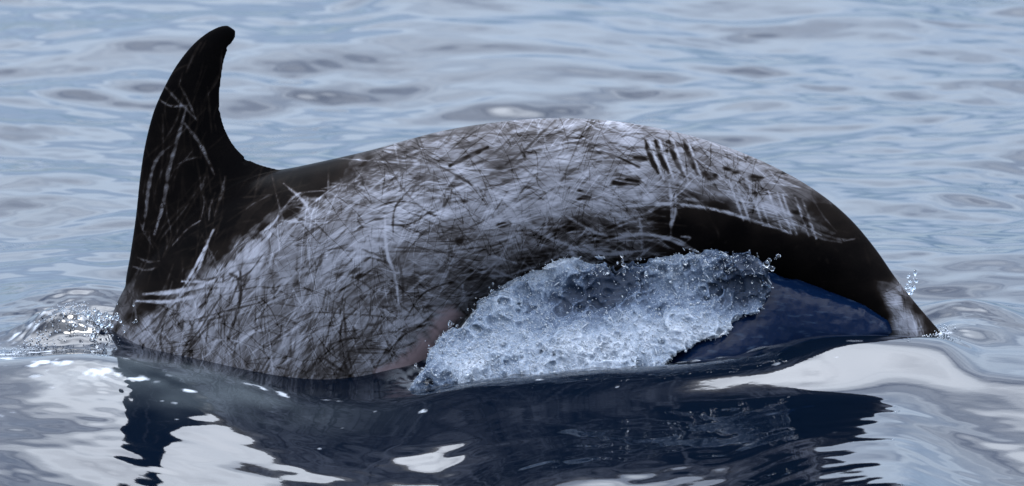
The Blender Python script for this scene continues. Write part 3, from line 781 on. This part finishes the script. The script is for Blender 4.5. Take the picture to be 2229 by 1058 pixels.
m, N, L, B = mat("foaming_water")
at = N.new("ShaderNodeAttribute"); at.attribute_name = "foam"
geo = N.new("ShaderNodeNewGeometry")
nz = N.new("ShaderNodeTexNoise"); nz.inputs['Scale'].default_value = 190; nz.inputs['Detail'].default_value = 6; nz.inputs['Roughness'].default_value = .75
L.new(geo.outputs['Position'], nz.inputs['Vector'])
ma = N.new("ShaderNodeMath"); ma.operation = 'MULTIPLY_ADD'; ma.inputs[1].default_value = .9; ma.inputs[2].default_value = -.45
L.new(nz.outputs[0], ma.inputs[0])
mu = N.new("ShaderNodeMath"); mu.operation = 'MULTIPLY_ADD'
sq = N.new("ShaderNodeMapRange"); sq.inputs[1].default_value = .05; sq.inputs[2].default_value = .3
L.new(at.outputs['Fac'], sq.inputs[0])
L.new(ma.outputs[0], mu.inputs[0]); L.new(sq.outputs[0], mu.inputs[1]); L.new(at.outputs['Fac'], mu.inputs[2])
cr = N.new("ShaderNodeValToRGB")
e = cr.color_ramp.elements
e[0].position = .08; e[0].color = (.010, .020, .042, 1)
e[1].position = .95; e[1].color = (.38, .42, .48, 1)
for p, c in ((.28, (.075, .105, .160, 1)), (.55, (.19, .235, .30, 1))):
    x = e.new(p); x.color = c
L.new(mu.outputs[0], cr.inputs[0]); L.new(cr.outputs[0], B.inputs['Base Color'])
B.inputs['Roughness'].default_value = .07
B.inputs['IOR'].default_value = 1.36
bp = N.new("ShaderNodeBump"); bp.inputs['Strength'].default_value = .8; bp.inputs['Distance'].default_value = .005
L.new(nz.outputs[0], bp.inputs['Height']); L.new(bp.outputs[0], B.inputs['Normal'])
B.inputs['Subsurface Weight'].default_value = .25
B.inputs['Subsurface Radius'].default_value = (.6, .8, 1.0)
B.inputs['Subsurface Scale'].default_value = .02
put("splash", me, m, kind="stuff", label="milky blue-white splash of foaming water under the dolphin's belly")

# froth: thousands of small beads and threads of white water over and around the splash
tri = V[Q]
qn = np.cross(tri[:, 2] - tri[:, 0], tri[:, 3] - tri[:, 1]); qa = np.linalg.norm(qn, axis=1) + 1e-12; qn /= qa[:, None]
qc = tri.mean(1); qf = f[Q].mean(1)
out = np.sign((qn * np.array([0, -1, 0])).sum(1)); 
top_edge = gau(PYs.mean() * 0 + WL - (qc[:, 2] * cd + qc[:, 1] * sd) / S, np.interp(qc[:, 0] / S + 1114.5, [900, 1045, 1115, 1350, 1625, 1670], [840, 668, 618, 571, 556, 590]), 12)
blot = .5 + .5 * np.sin(qc[:, 0] * 37 + 3 * np.sin(qc[:, 2] * 29)) * np.sin(qc[:, 2] * 41 + 2 * np.sin(qc[:, 0] * 23))
wgt_ = qa * (np.clip(qf - .05, .06, 1) ** 1.2 * (.5 + blot) + .10 * top_edge * blot) * (qn[:, 1] < .35)
pick = rng.choice(len(Q), 14000, p=wgt_ / wgt_.sum())
OV = np.array([(1, 0, 0), (-1, 0, 0), (0, 1, 0), (0, -1, 0), (0, 0, 1), (0, 0, -1), (.6, .6, .6), (-.6, -.6, .6)], float)[:6]
OF = np.array([(0, 2, 4), (2, 1, 4), (1, 3, 4), (3, 0, 4), (2, 0, 5), (1, 2, 5), (3, 1, 5), (0, 3, 5)])
# rounder bead: octahedron split once
mid = {}; bv = [tuple(v) for v in OV]; bf = []
def midp(i, j):
    k = (min(i, j), max(i, j))
    if k not in mid:
        p = (np.array(bv[i]) + np.array(bv[j])) / 2; bv.append(tuple(p / np.linalg.norm(p))); mid[k] = len(bv) - 1
    return mid[k]
for a0, b0, c0 in OF:
    ab_, bc_, ca_ = midp(a0, b0), midp(b0, c0), midp(c0, a0)
    bf += [(a0, ab_, ca_), (ab_, b0, bc_), (ca_, bc_, c0), (ab_, bc_, ca_)]
bv = np.array(bv); bf = np.array(bf)
nbd = len(pick)
rad = np.exp(rng.normal(math.log(.0011), .45, nbd)).clip(.0005, .0046)
stretch = np.where(rng.random(nbd) < .35, rng.uniform(1.5, 4.5, nbd), 1.0)
tdir = rng.normal(0, 1, (nbd, 3)) * .5 + np.array([.5, 0, -.6]); tdir /= np.linalg.norm(tdir, axis=1)[:, None]
pos = qc[pick] + qn[pick] * (rad * rng.uniform(-.4, 1.2, nbd))[:, None] + rng.normal(0, .0012, (nbd, 3))
far_ = rng.random(nbd) < .05
pos[far_] += np.stack([rng.normal(0, .010, far_.sum()), rng.uniform(-.03, .0, far_.sum()), np.abs(rng.normal(0, .010, far_.sum()))], 1)
bb = bv[None] * rad[:, None, None]
par = (bb * tdir[:, None, :]).sum(2, keepdims=True)
bb = bb * (1 / np.sqrt(stretch))[:, None, None] + tdir[:, None, :] * par * (stretch - 1 / np.sqrt(stretch))[:, None, None]
FV = (pos[:, None, :] + bb).reshape(-1, 3)
FQ = (bf[None] + (np.arange(nbd) * len(bv))[:, None, None]).reshape(-1, 3)
m, N, L, B = mat("froth")
B.inputs['Base Color'].default_value = (.42, .47, .53, 1)
B.inputs['Roughness'].default_value = .10
B.inputs['IOR'].default_value = 1.4
B.inputs['Transmission Weight'].default_value = .35
mfroth = m
put("froth", mesh_from("froth", FV, FQ), m, kind="stuff", label="white froth and beads of water scattered over the splash")

# dark glassy sheet of water still clinging under the tail stock
V, Q = surface_nets(FB.astype(np.float32), xs, ys, zs)
me = mesh_from("water_sheet", V, Q)
m, N, L, B = mat("clinging_water")
geo = N.new("ShaderNodeNewGeometry")
mp = N.new("ShaderNodeMapping"); mp.inputs['Scale'].default_value = (14, 60, 90); mp.inputs['Rotation'].default_value = (0, math.radians(22), 0)
nz = N.new("ShaderNodeTexNoise"); nz.inputs['Scale'].default_value = 1; nz.inputs['Detail'].default_value = 5
L.new(geo.outputs['Position'], mp.inputs[0]); L.new(mp.outputs[0], nz.inputs['Vector'])
cr = N.new("ShaderNodeValToRGB"); e = cr.color_ramp.elements
e[0].position = .56; e[0].color = (.0016, .0065, .023, 1); e[1].position = .95; e[1].color = (.03, .05, .085, 1)
L.new(nz.outputs[0], cr.inputs[0]); L.new(cr.outputs[0], B.inputs['Base Color'])
B.inputs['Roughness'].default_value = .08; B.inputs['IOR'].default_value = 1.15
bp = N.new("ShaderNodeBump"); bp.inputs['Strength'].default_value = .12; bp.inputs['Distance'].default_value = .004
L.new(nz.outputs[0], bp.inputs['Height']); L.new(bp.outputs[0], B.inputs['Normal'])
put("water_sheet", me, m, kind="stuff", label="dark blue glassy sheet of water clinging under the tail stock")

# ------------------------------------------------------------------ flying drops
def ico():
    b = bmesh.new(); bmesh.ops.create_icosphere(b, subdivisions=2, radius=1)
    v = np.array([x.co[:] for x in b.verts]); f_ = np.array([[w.index for w in x.verts] for x in b.faces]); b.free()
    return v, f_
IV, IF = ico()
hgrid = H
def sea_z(x, y):
    i = int(np.argmin(np.abs(gx - x))); j = int(np.argmin(np.abs(gy - y)))
    return float(hgrid[j, i])
def drops(name, D, m, **props):
    Vs, Fs = [], []
    for k, (c, r, el) in enumerate(D):
        v = IV * r * np.array([1, 1, el]) * (1 + .12 * np.sin(IV[:, [1, 2, 0]] * 3 + k))
        Vs.append(v + np.array(c)); Fs.append(IF + k * len(IV))
    return put(name, mesh_from(name, np.concatenate(Vs), np.concatenate(Fs)), m, **props)

m, N, L, B = mat("water_drop")
B.inputs['Base Color'].default_value = (.90, .95, 1, 1)
B.inputs['Roughness'].default_value = .02
B.inputs['IOR'].default_value = 1.33
B.inputs['Transmission Weight'].default_value = 1.0
D = []
def at_px(px, py, y): return (X_of(px), y, Z_of(py, y))
for k in range(110):            # spray over the splash
    px = R.uniform(900, 1660)
    top = np.interp(px, [870, 1030, 1110, 1350, 1625, 1680], [830, 655, 612, 571, 556, 620])
    py = top + abs(R.gauss(0, 1)) * 22 - R.expovariate(1/5.)
    y = R.uniform(-.22, -.15)
    D.append((at_px(px, min(py, 800), y), R.uniform(.0012, .0042) * (1.4 if R.random() < .1 else 1), R.uniform(.8, 1.6)))
drops("spray", D, m, kind="stuff", label="fine spray of clear drops over the splash below the dolphin")
D = []
for px, py, r in ((1664, 574, .0085), (1676, 584, .0075), (1670, 566, .006), (1690, 557, .0062), (1684, 563, .0035), (1658, 581, .004)):
    D.append((at_px(px, py, -.17), r, R.uniform(.9, 1.2)))
drops("water_drops", D, m, kind="stuff", label="cluster of clear water drops in front of the dark tail stock")
D = [(at_px(1351, 556, -.2), .0045, 1.1), (at_px(1353, 566, -.2), .003, 1.8), (at_px(1356, 590, -.22), .0045, 2.2)]
drops("water_drops", D, m, kind="stuff", label="thin string of drops rising from the splash crest")
D = []
for k in range(50):
    t = R.random() ** .8; D.append((at_px(1993 - 16 * t + R.gauss(0, 7 - 4 * t), 594 + 62 * t + R.gauss(0, 6), R.gauss(.06, .012)), R.uniform(.0015, .007) * (1 - .55 * t), R.uniform(.8, 1.8)))
for k in range(20):
    t = R.random(); D.append((at_px(1968 + 20 * t + R.gauss(0, 5), 655 - 35 * t, .08), R.uniform(.0015, .004), 1.2))
drops("water_drops", D, m, kind="stuff", label="small jet of drops behind the tail stock where it enters the sea")
D = []
for k in range(150):            # broken water by the hidden head
    px = R.gauss(170, 55); py = 745 - .35 * (px - 120) + R.gauss(0, 22)
    D.append((at_px(px, py, R.uniform(-.22, -.02)), R.uniform(.0012, .005), R.uniform(.8, 1.4)))
for k in range(50):
    px = R.gauss(215, 18); py = R.gauss(705, 16)
    D.append((at_px(px, py, R.uniform(-.2, -.05)), R.uniform(.002, .007), R.uniform(.8, 1.8)))
D2 = []
for k in range(420):            # wash along the breaking shoulder
    t = R.random() ** .8
    px = 20 + 215 * t + R.gauss(0, 10); y = .02 - .30 * (1 - t) + R.gauss(0, .035 + .02 * (1 - t))
    x = X_of(px)
    D2.append(((x, y, sea_z(x, y) + abs(R.gauss(0, .004 + .012 * t))), R.uniform(.0007, .0024), R.uniform(.7, 1.5)))
for k in range(160):            # wash where the tail stock goes under
    px = R.gauss(2030, 26); x = X_of(px); y = R.gauss(-.01, .045)
    D2.append(((x, y, sea_z(x, y) + abs(R.gauss(0, .004))), R.uniform(.0008, .0026), R.uniform(.7, 1.4)))
IV0, IF0 = IV, IF
IV, IF = bv, bf
drops("froth", D2, mfroth, kind="stuff", label="thin line of white froth where the dolphin's ends meet the sea")
IV, IF = IV0, IF0
drops("water_drops", D, m, kind="stuff", label="sparkling drops over the breaking water beside the dolphin's fin")
